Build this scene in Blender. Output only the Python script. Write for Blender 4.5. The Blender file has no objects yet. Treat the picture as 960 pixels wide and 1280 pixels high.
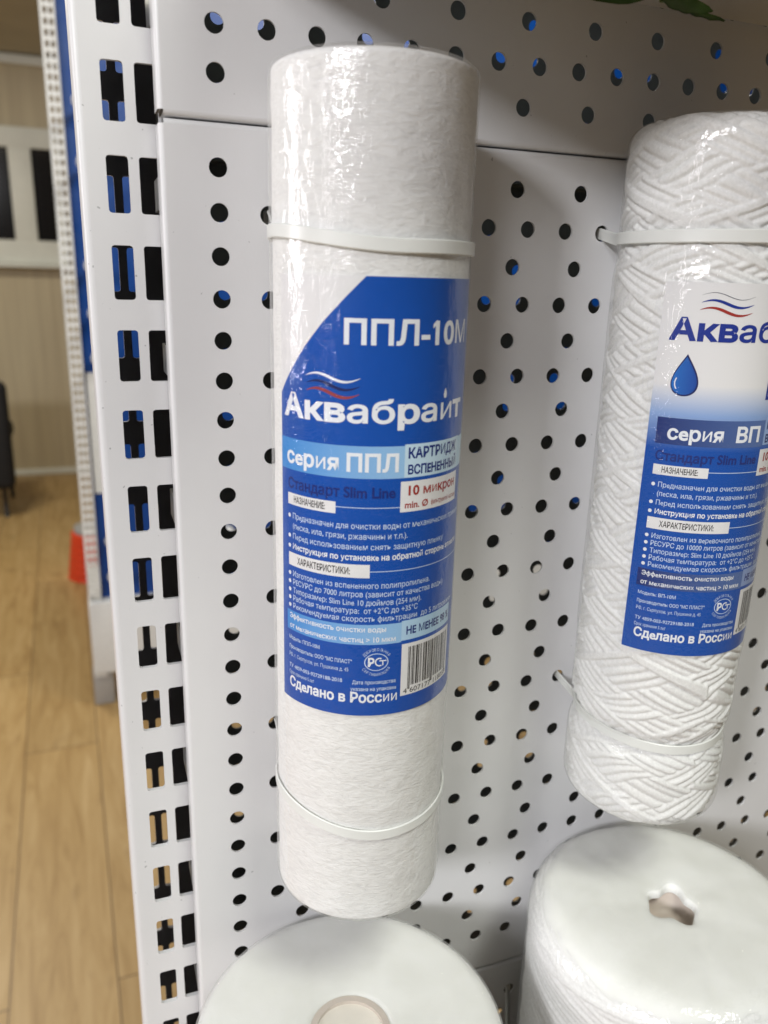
import bpy, bmesh, math, random
import numpy as np
from mathutils import Vector, Matrix, noise as mnoise

random.seed(7)
rng = np.random.default_rng(11)
SC = bpy.context.scene
COL = SC.collection
MM = 0.001
R_ = math.radians

# ------------------------------------------------------------------ camera
CAM_POS = (-40.626, -253.251, -67.581)            # millimetres
CAM_R = ((0.93782189, -0.34603666, 0.02736288),   # right
         (-0.07322816, -0.27428321, -0.9588568),  # down
         (0.33930479, 0.89723316, -0.28256842))   # forward
cam_data = bpy.data.cameras.new('camera')
cam = bpy.data.objects.new('camera', cam_data)
COL.objects.link(cam)
m = Matrix(((CAM_R[0][0], -CAM_R[1][0], -CAM_R[2][0], CAM_POS[0] * MM),
            (CAM_R[0][1], -CAM_R[1][1], -CAM_R[2][1], CAM_POS[1] * MM),
            (CAM_R[0][2], -CAM_R[1][2], -CAM_R[2][2], CAM_POS[2] * MM),
            (0, 0, 0, 1)))
cam.matrix_world = m
cam_data.sensor_fit = 'VERTICAL'
cam_data.sensor_height = 36.0
cam_data.sensor_width = 27.0
cam_data.lens = 988.96 / 1280 * 36
cam_data.clip_start = 0.005
cam_data.clip_end = 60
cam_data.dof.use_dof = True
cam_data.dof.focus_distance = 0.262
cam_data.dof.aperture_fstop = 13.0
SC.camera = cam

# ------------------------------------------------------------------ world, exposure
W = bpy.data.worlds.new('World')
SC.world = W
W.use_nodes = True
bg = W.node_tree.nodes['Background']
bg.inputs[0].default_value = (0.90, 0.91, 0.95, 1)
bg.inputs[1].default_value = 0.035
SC.view_settings.view_transform = 'Standard'
SC.view_settings.look = 'None'
SC.view_settings.exposure = 0.0
SC.view_settings.gamma = 1.0
SC.cycles.transparent_max_bounces = 16
SC.cycles.max_bounces = 8


# ------------------------------------------------------------------ lamps (the shop's ceiling panels and side lights, out of frame)
def area_lamp(name, loc, target, sx, sy, watts, color):
    d = bpy.data.lights.new(name, 'AREA')
    d.shape = 'RECTANGLE'
    d.size, d.size_y = sx, sy
    d.energy = watts
    d.color = color
    o = bpy.data.objects.new(name, d)
    COL.objects.link(o)
    o.location = loc
    v = Vector(target) - Vector(loc)
    o.rotation_euler = v.to_track_quat('-Z', 'Y').to_euler()
    return o


area_lamp('ceiling_panel_lamp', (-2.40, -1.80, 1.06), (0.05, 0, -0.12), 0.42, 0.42, 64, (0.955, 0.96, 1.0))
area_lamp('ceiling_panel_lamp', (-1.47, -1.97, 1.06), (0.05, 0, -0.12), 0.42, 0.42, 14, (0.955, 0.96, 1.0))
area_lamp('ceiling_panel_lamp', (0.30, -0.85, 1.12), (0.10, -0.05, -0.30), 0.45, 0.45, 14, (0.98, 1.0, 0.91))
area_lamp('side_lamp', (-2.6, 0.86, 0.17), (0.03, -0.03, -0.05), 0.34, 0.8, 24, (1.0, 0.96, 0.99))
area_lamp('side_lamp', (-2.5, -1.05, 0.20), (0.03, -0.03, -0.05), 0.13, 0.8, 5, (1.0, 0.96, 0.99))
area_lamp('ceiling_panel_lamp', (-0.9, 3.2, 1.08), (-0.9, 3.2, -1.0), 0.6, 0.6, 34, (1.0, 0.95, 0.80))
area_lamp('ceiling_panel_lamp', (0.9, 1.2, 1.08), (0.6, 2.0, -0.8), 0.6, 0.6, 26, (1.0, 0.95, 0.85))


# ------------------------------------------------------------------ material helpers
def srgb(r, g, b):
    f = lambda c: (c / 255 / 12.92) if c / 255 <= 0.04045 else ((c / 255 + 0.055) / 1.055) ** 2.4
    return (f(r), f(g), f(b), 1)


class NT:
    def __init__(self, name):
        self.m = bpy.data.materials.new(name)
        self.m.use_nodes = True
        self.t = self.m.node_tree
        self.n = self.t.nodes
        self.b = self.n['Principled BSDF']
        self.out = self.n['Material Output']

    def add(self, typ, **kw):
        n = self.n.new(typ)
        for k, v in kw.items():
            if k.startswith('i_'):
                key = k[2:]
                key = int(key) if key.isdigit() else key.replace('_', ' ')
                n.inputs[key].default_value = v
            else:
                setattr(n, k, v)
        return n

    def link(self, a, b):
        self.t.links.new(a, b)

    def coords(self, scale=(1, 1, 1), rot=(0, 0, 0), kind='Object'):
        c = self.add('ShaderNodeTexCoord')
        mp = self.add('ShaderNodeMapping')
        mp.inputs['Scale'].default_value = scale
        mp.inputs['Rotation'].default_value = rot
        self.link(c.outputs[kind], mp.inputs[0])
        return mp.outputs[0]

    def noise(self, vec, scale, detail=3, rough=0.55, dist=0.0):
        n = self.add('ShaderNodeTexNoise')
        n.inputs['Scale'].default_value = scale
        n.inputs['Detail'].default_value = detail
        n.inputs['Roughness'].default_value = rough
        n.inputs['Distortion'].default_value = dist
        self.link(vec, n.inputs['Vector'])
        return n.outputs['Fac']

    def ramp(self, fac, stops):
        r = self.add('ShaderNodeValToRGB')
        e = r.color_ramp.elements
        while len(e) < len(stops):
            e.new(0.5)
        for el, (p, c) in zip(e, stops):
            el.position = p
            el.color = c if len(c) == 4 else (*c, 1)
        self.link(fac, r.inputs[0])
        return r.outputs[0]

    def bump(self, h, strength, dist, normal=None):
        b = self.add('ShaderNodeBump')
        b.inputs['Strength'].default_value = strength
        b.inputs['Distance'].default_value = dist
        self.link(h, b.inputs['Height'])
        if normal is not None:
            self.link(normal, b.inputs['Normal'])
        return b.outputs[0]


def plain(name, col, rough=0.5, metal=0.0, vary=0.06, vscale=120, bump=0.0, bscale=900, spec=0.5):
    t = NT(name)
    v = t.coords()
    n = t.noise(v, vscale, 4)
    lo = tuple(c * (1 - vary) for c in col[:3]) + (1,)
    hi = tuple(min(1, c * (1 + vary)) for c in col[:3]) + (1,)
    t.link(t.ramp(n, [(0.3, lo), (0.7, hi)]), t.b.inputs['Base Color'])
    t.b.inputs['Roughness'].default_value = rough
    t.b.inputs['Metallic'].default_value = metal
    t.b.inputs['Specular IOR Level'].default_value = spec
    if bump:
        t.link(t.bump(t.noise(v, bscale, 2), bump, 0.0002), t.b.inputs['Normal'])
    return t.m


def mat_paint(name, base, rough=0.38):
    t = NT(name)
    v = t.coords()
    big = t.noise(v, 14, 5, 0.6)
    lo = tuple(c * 0.965 for c in base[:3]) + (1,)
    c1 = t.ramp(big, [(0.35, lo), (0.65, base)])
    # sparse tiny specks and scuffs of dirt
    sp = t.noise(v, 520, 1)
    spm = t.ramp(sp, [(0.20, (1, 1, 1)), (0.23, (0, 0, 0))])
    mx = t.add('ShaderNodeMix', data_type='RGBA')
    t.link(spm, mx.inputs[0])
    t.link(c1, mx.inputs[6])
    mx.inputs[7].default_value = tuple(c * 0.6 for c in base[:3]) + (1,)
    t.link(mx.outputs[2], t.b.inputs['Base Color'])
    rr = t.ramp(t.noise(v, 30, 4), [(0.3, (rough - 0.06,) * 3), (0.7, (rough + 0.08,) * 3)])
    t.link(rr, t.b.inputs['Roughness'])
    t.link(t.bump(t.noise(v, 1100, 2), 0.10, 0.0002), t.b.inputs['Normal'])
    return t.m


def mat_film(name, scale=300, strength=0.6, dist=0.0009, veil=0.012, refl=0.04, edge=0.25, rough=0.05):
    """clear shrink film: mostly transparent, with a glossy surface full of fine crinkles"""
    t = NT(name)
    v = t.coords((1, 1, 0.5))
    n1 = t.noise(v, scale, 2, 0.45, 0.5)
    v2 = t.coords((1, 1, 1.5))
    n2 = t.noise(v2, scale * 3.0, 2, 0.5, 0.2)
    ad = t.add('ShaderNodeMath', operation='MULTIPLY_ADD')
    t.link(n2, ad.inputs[0])
    ad.inputs[1].default_value = 0.22
    t.link(n1, ad.inputs[2])
    nb = t.bump(ad.outputs[0], strength, dist)
    gl = t.add('ShaderNodeBsdfGlossy')
    gl.inputs['Roughness'].default_value = rough
    gl.inputs['Color'].default_value = (1, 1, 1, 1)
    t.link(nb, gl.inputs['Normal'])
    tr = t.add('ShaderNodeBsdfTransparent')
    tr.inputs[0].default_value = (0.985, 0.985, 0.98, 1)
    lw0 = t.add('ShaderNodeLayerWeight')
    lw0.inputs[0].default_value = 0.5
    pw = t.add('ShaderNodeMath', operation='POWER')
    t.link(lw0.outputs['Facing'], pw.inputs[0])
    pw.inputs[1].default_value = 3.0
    mu = t.add('ShaderNodeMath', operation='MULTIPLY_ADD', use_clamp=True)
    t.link(pw.outputs[0], mu.inputs[0])
    mu.inputs[1].default_value = edge
    mu.inputs[2].default_value = refl
    mx = t.add('ShaderNodeMixShader')
    t.link(mu.outputs[0], mx.inputs[0])
    t.link(tr.outputs[0], mx.inputs[1])
    t.link(gl.outputs[0], mx.inputs[2])
    df = t.add('ShaderNodeBsdfDiffuse')
    df.inputs[0].default_value = (0.84, 0.84, 0.83, 1)
    vm = t.add('ShaderNodeMath', operation='MULTIPLY_ADD', use_clamp=True)
    t.link(pw.outputs[0], vm.inputs[0])
    vm.inputs[1].default_value = 0.16
    vm.inputs[2].default_value = veil
    mx2 = t.add('ShaderNodeMixShader')
    t.link(vm.outputs[0], mx2.inputs[0])
    t.link(mx.outputs[0], mx2.inputs[1])
    t.link(df.outputs[0], mx2.inputs[2])
    t.link(mx2.outputs[0], t.out.inputs[0])
    return t.m


def mat_foam(name):
    t = NT(name)
    v = t.coords((0.30, 0.30, 1.0))
    n1 = t.noise(v, 520, 6, 0.62, 2.2)
    v2 = t.coords((1, 1, 1.5))
    n2 = t.noise(v2, 130, 5, 0.6, 1.0)
    t.link(t.ramp(n1, [(0.25, (0.71, 0.705, 0.695)), (0.5, (0.83, 0.825, 0.805)), (0.75, (0.89, 0.885, 0.875))]), t.b.inputs['Base Color'])
    b1 = t.bump(n1, 0.42, 0.0009)
    t.link(t.bump(n2, 0.35, 0.0014, b1), t.b.inputs['Normal'])
    t.b.inputs['Roughness'].default_value = 0.85
    t.b.inputs['Specular IOR Level'].default_value = 0.2
    t.b.inputs['Subsurface Weight'].default_value = 0.25
    t.b.inputs['Subsurface Radius'].default_value = (1, 1, 1)
    t.b.inputs['Subsurface Scale'].default_value = 0.002
    return t.m


def mat_cap(name):
    t = NT(name)
    v = t.coords()
    n1 = t.noise(v, 60, 4, 0.55, 0.4)
    t.link(t.ramp(n1, [(0.3, (0.80, 0.80, 0.76)), (0.7, (0.88, 0.88, 0.85))]), t.b.inputs['Base Color'])
    t.link(t.bump(n1, 0.12, 0.001), t.b.inputs['Normal'])
    t.b.inputs['Roughness'].default_value = 0.7
    t.b.inputs['Subsurface Weight'].default_value = 0.4
    t.b.inputs['Subsurface Radius'].default_value = (1, 1, 0.9)
    t.b.inputs['Subsurface Scale'].default_value = 0.004
    return t.m


def mat_yarn(name):
    t = NT(name)
    v = t.coords((1, 1, 1))
    n1 = t.noise(v, 900, 4, 0.6, 0.5)
    t.link(t.ramp(n1, [(0.3, (0.74, 0.735, 0.715)), (0.7, (0.88, 0.875, 0.86))]), t.b.inputs['Base Color'])
    t.link(t.bump(n1, 0.35, 0.0005), t.b.inputs['Normal'])
    t.b.inputs['Roughness'].default_value = 0.9
    t.b.inputs['Specular IOR Level'].default_value = 0.15
    t.b.inputs['Subsurface Weight'].default_value = 0.3
    t.b.inputs['Subsurface Radius'].default_value = (1, 1, 1)
    t.b.inputs['Subsurface Scale'].default_value = 0.0015
    return t.m


def mat_ink(name, col, rough=0.42):
    return plain(name, col, rough, 0, 0.03, 300, spec=0.2)


def mat_grad(name, axis, p0, p1, c0, c1, rough=0.4, mid=None):
    """printed colour gradient along label coordinate u (axis 0) or z (axis 1); UV holds millimetres / 100"""
    t = NT(name)
    uv = t.add('ShaderNodeUVMap')
    uv.uv_map = 'print'
    sp = t.add('ShaderNodeSeparateXYZ')
    t.link(uv.outputs[0], sp.inputs[0])
    mr = t.add('ShaderNodeMapRange')
    mr.inputs[1].default_value = p0 / 100
    mr.inputs[2].default_value = p1 / 100
    t.link(sp.outputs[axis], mr.inputs[0])
    stops = [(0.0, c0), (1.0, c1)] if mid is None else [(0.0, c0), (mid[0], mid[1]), (1.0, c1)]
    t.link(t.ramp(mr.outputs[0], stops), t.b.inputs['Base Color'])
    t.b.inputs['Roughness'].default_value = rough
    t.b.inputs['Specular IOR Level'].default_value = 0.2
    return t.m


def mat_wood_floor():
    t = NT('laminate_oak')
    c = t.add('ShaderNodeTexCoord')
    mp = t.add('ShaderNodeMapping')
    mp.inputs['Rotation'].default_value = (0, 0, R_(90 - 1.3))
    mp.inputs['Location'].default_value = (0.55, 0.046, 0)
    t.link(c.outputs['Object'], mp.inputs[0])
    br = t.add('ShaderNodeTexBrick')
    br.offset = 0.37
    br.inputs['Scale'].default_value = 1
    br.inputs['Brick Width'].default_value = 1.38
    br.inputs['Row Height'].default_value = 0.193
    br.inputs['Mortar Size'].default_value = 0.0016
    br.inputs['Mortar Smooth'].default_value = 0.3
    br.inputs['Color1'].default_value = (0.0, 0.0, 0.0, 1)
    br.inputs['Color2'].default_value = (1, 1, 1, 1)
    br.inputs['Mortar'].default_value = (0.5, 0.5, 0.5, 1)
    t.link(mp.outputs[0], br.inputs['Vector'])
    # grain, shifted per plank
    sc = t.add('ShaderNodeVectorMath', operation='MULTIPLY_ADD')
    t.link(br.outputs['Color'], sc.inputs[0])
    sc.inputs[1].default_value = (3, 5, 0)
    t.link(mp.outputs[0], sc.inputs[2])
    mg = t.add('ShaderNodeMapping')
    mg.inputs['Scale'].default_value = (0.9, 8, 1)
    t.link(sc.outputs[0], mg.inputs[0])
    g = t.noise(mg.outputs[0], 3.2, 7, 0.62, 1.3)
    col = t.ramp(g, [(0.22, srgb(154, 120, 72)), (0.48, srgb(184, 152, 100)), (0.75, srgb(202, 172, 122))])
    mg2 = t.add('ShaderNodeMapping')
    mg2.inputs['Scale'].default_value = (2.2, 5, 1)
    t.link(sc.outputs[0], mg2.inputs[0])
    k = t.noise(mg2.outputs[0], 2.6, 2)
    kn = t.ramp(k, [(0.22, (0.42, 0.36, 0.28)), (0.36, (1, 1, 1))])
    mx = t.add('ShaderNodeMix', data_type='RGBA', blend_type='MULTIPLY')
    mx.inputs[0].default_value = 0.55
    t.link(col, mx.inputs[6])
    t.link(kn, mx.inputs[7])
    mx2 = t.add('ShaderNodeMix', data_type='RGBA')
    t.link(br.outputs['Fac'], mx2.inputs[0])
    t.link(mx.outputs[2], mx2.inputs[6])
    mx2.inputs[7].default_value = srgb(98, 72, 42)
    mx3 = t.add('ShaderNodeMix', data_type='RGBA', blend_type='MULTIPLY')
    mx3.inputs[0].default_value = 0.18
    t.link(mx2.outputs[2], mx3.inputs[6])
    t.link(br.outputs['Color'], mx3.inputs[7])
    t.link(mx3.outputs[2], t.b.inputs['Base Color'])
    t.b.inputs['Roughness'].default_value = 0.42
    return t.m


def mat_wall():
    t = NT('beige_wall_board')
    v = t.coords((14, 14, 0.5))
    g = t.noise(v, 1.6, 5, 0.6)
    t.link(t.ramp(g, [(0.3, srgb(192, 177, 148)), (0.7, srgb(210, 197, 166))]), t.b.inputs['Base Color'])
    t.b.inputs['Roughness'].default_value = 0.6
    return t.m


M = {}
M['paint'] = mat_paint('white_powder_coat', (0.71, 0.705, 0.705, 1))
M['cavity_shade'] = mat_paint('cavity_shade_grey', (0.13, 0.145, 0.145, 1))  # shade of the hollow behind the holes, put into the rear panels' colour
M['film'] = mat_film('shrink_film')
M['film_yarn'] = mat_film('shrink_film_over_yarn', 190, 0.6, 0.0011, 0.02, 0.04, 0.15)
M['film_big'] = mat_film('cloudy_shrink_film', 210, 1.0, 0.0014, 0.10, 0.05, 0.15)
M['film_cap'] = mat_film('milky_shrink_film', 170, 0.65, 0.0012, 0.06, 0.045, 0.15, 0.09)
M['foam'] = mat_foam('white_melt_blown_foam')
M['yarn'] = mat_yarn('white_yarn')
M['cap'] = mat_cap('milky_padded_end')
M['nylon'] = plain('natural_nylon', (0.88, 0.89, 0.85, 1), 0.30, 0, 0.03, 60)
M['nylon'].node_tree.nodes['Principled BSDF'].inputs['Alpha'].default_value = 0.82
M['label_white'] = mat_ink('label_white', (0.78, 0.77, 0.77, 1), 0.35)
M['label_blue'] = mat_ink('label_blue', srgb(0, 76, 168), 0.36)
M['ink_white'] = mat_ink('ink_white', (0.80, 0.82, 0.86, 1))
M['ink_pale'] = mat_ink('ink_pale_blue', srgb(196, 212, 236))
M['ink_navy'] = mat_ink('ink_navy', srgb(10, 28, 92))
M['ink_dim_navy'] = mat_ink('ink_dim_navy', srgb(12, 40, 118))
M['ink_black'] = mat_ink('ink_black', (0.02, 0.02, 0.022, 1))
M['ink_red'] = mat_ink('ink_red_brown', srgb(160, 42, 30))
M['ink_brand'] = mat_ink('ink_brand_blue', srgb(14, 44, 140))
M['ink_grey'] = mat_ink('ink_grey', srgb(90, 90, 100))
M['band1'] = mat_grad('pale_band', 0, -38, 30, srgb(36, 132, 208), srgb(190, 222, 240))
M['band2'] = mat_grad('navy_band', 0, -30.4, 12, srgb(14, 42, 112), srgb(90, 118, 172))
M['fade_blue'] = mat_grad('white_to_blue_print', 1, -97, -118, (0.78, 0.77, 0.77, 1), srgb(0, 76, 166), 0.35,
                          (0.45, srgb(140, 168, 214)))
M['drop'] = mat_grad('drop_print', 0, -28.4, -19.1, srgb(20, 110, 196), srgb(8, 60, 150))
M['core'] = plain('beige_core_plastic', (0.60, 0.52, 0.45, 1), 0.5)
M['core_pale'] = plain('pale_core_plastic', (0.80, 0.75, 0.67, 1), 0.5)
M['floor'] = mat_wood_floor()
M['wall'] = mat_wall()
M['ceiling'] = plain('ceiling_paint', srgb(205, 200, 186), 0.9, vscale=3)
M['trim'] = plain('white_trim', (0.84, 0.85, 0.78, 1), 0.5, vscale=6)
M['glass_dark'] = plain('dark_window_glass', (0.012, 0.010, 0.009, 1), 0.12)
M['blue_panel'] = mat_paint('blue_panel_paint', srgb(0, 60, 134), 0.35)
M['white_rack'] = plain('white_rack_paint', (0.72, 0.73, 0.72, 1), 0.4)
M['grey_metal'] = plain('grey_metal', (0.42, 0.42, 0.42, 1), 0.4, 0.3)
M['red_plastic'] = plain('red_plastic', srgb(214, 66, 34), 0.4, vscale=20)
M['black_fabric'] = plain('black_fabric', (0.012, 0.012, 0.014, 1), 0.8, bump=0.3)
M['black_plastic'] = plain('black_plastic', (0.02, 0.02, 0.02, 1), 0.4)
M['leaf'] = plain('dark_green_leaf', (0.06, 0.15, 0.03, 1), 0.45, vary=0.5, vscale=60)
M['stem'] = plain('leaf_stem', (0.10, 0.13, 0.03, 1), 0.5)
M['post_shade'] = plain('post_inside_shade', (0.10, 0.10, 0.11, 1), 0.45, 0.5)  # shade inside the post, put into the colour of its back plate


# ------------------------------------------------------------------ object helpers
def thing(name, label, cat, loc, group=None, kind=None):
    """an Empty at the thing's base; loc in millimetres"""
    o = bpy.data.objects.new(name, None)
    COL.objects.link(o)
    o.empty_display_size = 0.02
    o.location = Vector(loc) * MM
    o['label'] = label
    o['category'] = cat
    if group:
        o['group'] = group
    if kind:
        o['kind'] = kind
    return o


def world_loc(o):
    v = Vector((0, 0, 0))
    while o is not None:
        v = v + Vector(o.location)
        o = o.parent
    return v


def link_mesh(name, me, mats, parent=None, smooth=True, loc=(0, 0, 0)):
    o = bpy.data.objects.new(name, me)
    COL.objects.link(o)
    for mm in (mats if isinstance(mats, (list, tuple)) else [mats]):
        me.materials.append(mm)
    if smooth:
        me.polygons.foreach_set('use_smooth', [True] * len(me.polygons))
    if parent is not None:
        o.parent = parent
    else:
        o.location = Vector(loc) * MM
    return o


def part(name, verts, faces, mat, parent=None, smooth=True, loc=(0, 0, 0)):
    """mesh from WORLD millimetre coordinates; parented (parents are never rotated) or top-level with origin at loc"""
    v = np.asarray(verts, float) * MM
    base = np.array(world_loc(parent)) if parent is not None else np.array(loc, float) * MM
    me = bpy.data.meshes.new(name)
    me.from_pydata((v - base).tolist(), [], [tuple(f) for f in faces])
    me.update()
    return link_mesh(name, me, mat, parent, smooth, loc)


def tag(o, label, cat, group=None, kind=None):
    o['label'] = label
    if cat:
        o['category'] = cat
    if group:
        o['group'] = group
    if kind:
        o['kind'] = kind
    return o


class MB:
    """collects geometry in millimetres"""
    def __init__(self):
        self.v, self.f = [], []

    def grid(self, P, closed_u=False, flip=False):
        P = np.asarray(P, float)
        nu, nv = P.shape[:2]
        o = len(self.v)
        self.v.extend(P.reshape(-1, 3).tolist())
        for i in range(nu if closed_u else nu - 1):
            i2 = (i + 1) % nu
            for j in range(nv - 1):
                q = (o + i * nv + j, o + i2 * nv + j, o + i2 * nv + j + 1, o + i * nv + j + 1)
                self.f.append(q[::-1] if flip else q)
        return self

    def box(self, x0, x1, y0, y1, z0, z1):
        o = len(self.v)
        self.v += [(x0, y0, z0), (x1, y0, z0), (x1, y1, z0), (x0, y1, z0), (x0, y0, z1), (x1, y0, z1), (x1, y1, z1), (x0, y1, z1)]
        for q in ((0, 3, 2, 1), (4, 5, 6, 7), (0, 1, 5, 4), (1, 2, 6, 5), (2, 3, 7, 6), (3, 0, 4, 7)):
            self.f.append(tuple(o + i for i in q))
        return self

    def rbox(self, x0, x1, y0, y1, z0, z1, r):
        """box with bevelled edges"""
        bm = bmesh.new()
        bmesh.ops.create_cube(bm, size=1)
        for v in bm.verts:
            v.co = Vector((x0 if v.co.x < 0 else x1, y0 if v.co.y < 0 else y1, z0 if v.co.z < 0 else z1))
        bmesh.ops.bevel(bm, geom=bm.edges[:], offset=r, segments=3, affect='EDGES', profile=0.5)
        self.bm(bm)
        return self

    def bm(self, bm):
        o = len(self.v)
        bm.verts.index_update()
        self.v += [tuple(v.co) for v in bm.verts]
        self.f += [tuple(o + v.index for v in f.verts) for f in bm.faces]
        bm.free()

    def tube(self, pts, r, n=10, caps=True):
        pts = [Vector(p) for p in pts]
        rs = r if isinstance(r, (list, tuple)) else [r] * len(pts)
        rings = []
        up = Vector((0, 0, 1))
        for i, p in enumerate(pts):
            t = (pts[min(i + 1, len(pts) - 1)] - pts[max(i - 1, 0)]).normalized()
            a = t.cross(up)
            if a.length < 1e-3:
                a = t.cross(Vector((1, 0, 0)))
            a.normalize()
            b = t.cross(a)
            rings.append([tuple(p + rs[i] * (math.cos(k * 2 * math.pi / n) * a + math.sin(k * 2 * math.pi / n) * b)) for k in range(n)])
        o = len(self.v)
        for rg in rings:
            self.v += rg
        for i in range(len(pts) - 1):
            for k in range(n):
                k2 = (k + 1) % n
                self.f.append((o + i * n + k, o + i * n + k2, o + (i + 1) * n + k2, o + (i + 1) * n + k))
        if caps:
            self.f.append(tuple(o + k for k in range(n)))
            self.f.append(tuple(o + (len(pts) - 1) * n + k for k in reversed(range(n))))
        return self

    def lathe(self, prof, cx, cy, n=96):
        a = np.linspace(0, 2 * np.pi, n, endpoint=False)
        P = np.array([[(cx + r * math.sin(t), cy - r * math.cos(t), z) for r, z in prof] for t in a])
        return self.grid(P, closed_u=True)

    def build(self, name, mat, parent=None, smooth=True, loc=(0, 0, 0)):
        return part(name, self.v, self.f, mat, parent, smooth, loc)


def auto_smooth(o, deg=35):
    me = o.data
    bm = bmesh.new()
    bm.from_mesh(me)
    for e in bm.edges:
        if len(e.link_faces) == 2 and e.calc_face_angle(0) > R_(deg):
            e.smooth = False
        elif len(e.link_faces) != 2:
            e.smooth = False
    bm.to_mesh(me)
    bm.free()
    return o


def sheet_with_holes(outer, holes, t, depth_axis_y, thick):
    """flat sheet in the XZ plane (mm) with holes, front face at y=t, thickness going +y; returns verts, faces"""
    cu = bpy.data.curves.new('tmp', 'CURVE')
    cu.dimensions = '2D'
    cu.fill_mode = 'BOTH'
    cu.extrude = thick / 2
    for pts in [outer] + holes:
        s = cu.splines.new('POLY')
        s.points.add(len(pts) - 1)
        for p, (x, z) in zip(s.points, pts):
            p.co = (x, z, 0, 1)
        s.use_cyclic_u = True
    o = bpy.data.objects.new('tmp', cu)
    COL.objects.link(o)
    dg = bpy.context.evaluated_depsgraph_get()
    me = bpy.data.meshes.new_from_object(o.evaluated_get(dg))
    vs = [(v.co.x, t + thick / 2 - v.co.z, v.co.y) for v in me.vertices]
    fs = [tuple(p.vertices) for p in me.polygons]
    bpy.data.objects.remove(o)
    bpy.data.curves.remove(cu)
    bpy.data.meshes.remove(me)
    return vs, fs


def slotted_plate(mb, xa, xb, cs, dz, zb, zt, w, h, Y, t, inner=None):
    """steel plate in the XZ plane with columns of slots on a 25 mm pitch"""
    edges = [xa] + [(p + q) / 2 for p, q in zip(cs[:-1], cs[1:])] + [xb]
    ks = range(int((zb - dz) / 25) + 2, int((zt - dz) / 25))
    for ci, x in enumerate(cs):
        xl, xh = edges[ci], edges[ci + 1]
        for k in ks:
            z = dz + 25 * k
            zl, zh = z - 12.5, z + 12.5
            sl = slot(x, z, w, h, 0.9)
            outer = []
            for n_, (px, pz) in enumerate(sl):
                outer.append([(px, zl), (px, zl), (xh, zl), (xh, pz), (xh, pz), (xh, zh), (px, zh), (px, zh), (xl, zh), (xl, pz), (xl, pz), (xl, zl)][n_])
            for yy in (Y, Y + t):
                o = len(mb.v)
                mb.v += [(a, yy, b) for a, b in sl] + [(a, yy, b) for a, b in outer]
                for n_ in range(12):
                    n2 = (n_ + 1) % 12
                    q = (o + n_, o + n2, o + 12 + n2, o + 12 + n_)
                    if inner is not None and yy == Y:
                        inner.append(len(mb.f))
                    mb.f.append(q if yy == Y else q[::-1])
            o = len(mb.v)
            mb.v += [(a, Y, b) for a, b in sl] + [(a, Y + t, b) for a, b in sl]
            for n_ in range(12):
                n2 = (n_ + 1) % 12
                mb.f.append((o + n_, o + 12 + n_, o + 12 + n2, o + n2))
    zb_, zt_ = dz + 25 * ks[0] - 12.5, dz + 25 * ks[-1] + 12.5
    for a, b in ((zb, zb_), (zt_, zt)):
        mb.box(xa, xb, Y, Y + t, a, b)


def circle(x, z, r, n=20):
    return [(x + r * math.cos(2 * math.pi * k / n), z + r * math.sin(2 * math.pi * k / n)) for k in range(n)]


def slot(x, z, w, h, c=1.0):
    a, b = w / 2, h / 2
    k = c * 0.3
    return [(x - a + c, z - b), (x + a - c, z - b), (x + a - k, z - b + k), (x + a, z - b + c), (x + a, z + b - c), (x + a - k, z + b - k),
            (x + a - c, z + b), (x - a + c, z + b), (x - a + k, z + b - k), (x - a, z + b - c), (x - a, z - b + c), (x - a + k, z - b + k)]


# ------------------------------------------------------------------ setting: floor, wall, ceiling, window
FLOOR = -1390.0
mb = MB()
mb.v = [(-6000, -3000, FLOOR), (7000, -3000, FLOOR), (7000, 5380, FLOOR), (-6000, 5380, FLOOR)]
mb.f = [(0, 1, 2, 3)]
tag(mb.build('floor', M['floor'], smooth=False, loc=(0, 0, FLOOR)), 'yellowish oak laminate floor of long planks', 'floor', kind='structure')

WALLY = 5380.0
mb = MB().box(-6000, 7000, WALLY, WALLY + 120, FLOOR, 1134)
wall = tag(mb.build('wall', M['wall'], smooth=False, loc=(0, WALLY, FLOOR)), 'beige wood-grain board wall at the far end of the room', 'wall', kind='structure')
MB().rbox(-6000, 7000, WALLY - 14, WALLY - 1, FLOOR + 1, FLOOR + 42, 3).build('baseboard', M['trim'], wall)
MB().rbox(-6000, 7000, WALLY - 40, WALLY - 1, 1076, 1128, 6).build('crown_moulding', M['trim'], wall)
mb = MB().box(-6000, 7000, 1400, WALLY + 120, 1136, 1200)
tag(mb.build('ceiling', M['ceiling'], smooth=False, loc=(0, 3400, 1136)), 'dim brownish ceiling over the far part of the room', 'ceiling', kind='structure')

win = thing('window', 'white framed window with dark panes in the beige far wall', 'window', (-400, WALLY, -45))
fr = MB()
yf0, yf1 = WALLY - 45, WALLY - 2
fr.rbox(-1200, -95, yf0, yf1, -38, 100, 5)          # bottom rail
fr.rbox(-1200, -95, yf0, yf1, 625, 740, 5)          # top rail
fr.rbox(-148, -95, yf0, yf1, 97, 628, 5)            # right stile
fr.rbox(-390, -262, yf0, yf1, 97, 628, 5)           # mullion
fr.rbox(-1200, -1145, yf0, yf1, 97, 628, 5)
fr.build('window_frame', M['trim'], win)
for x0, x1 in ((-262, -148), (-1145, -390)):
    MB().box(x0 - 2, x1 + 2, WALLY - 24, WALLY - 16, 96, 630).build('pane', M['glass_dark'], win, smooth=False)
MB().rbox(-1230, -70, WALLY - 110, WALLY - 1, -62, -40, 6).build('window_sill', M['trim'], win)

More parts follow.
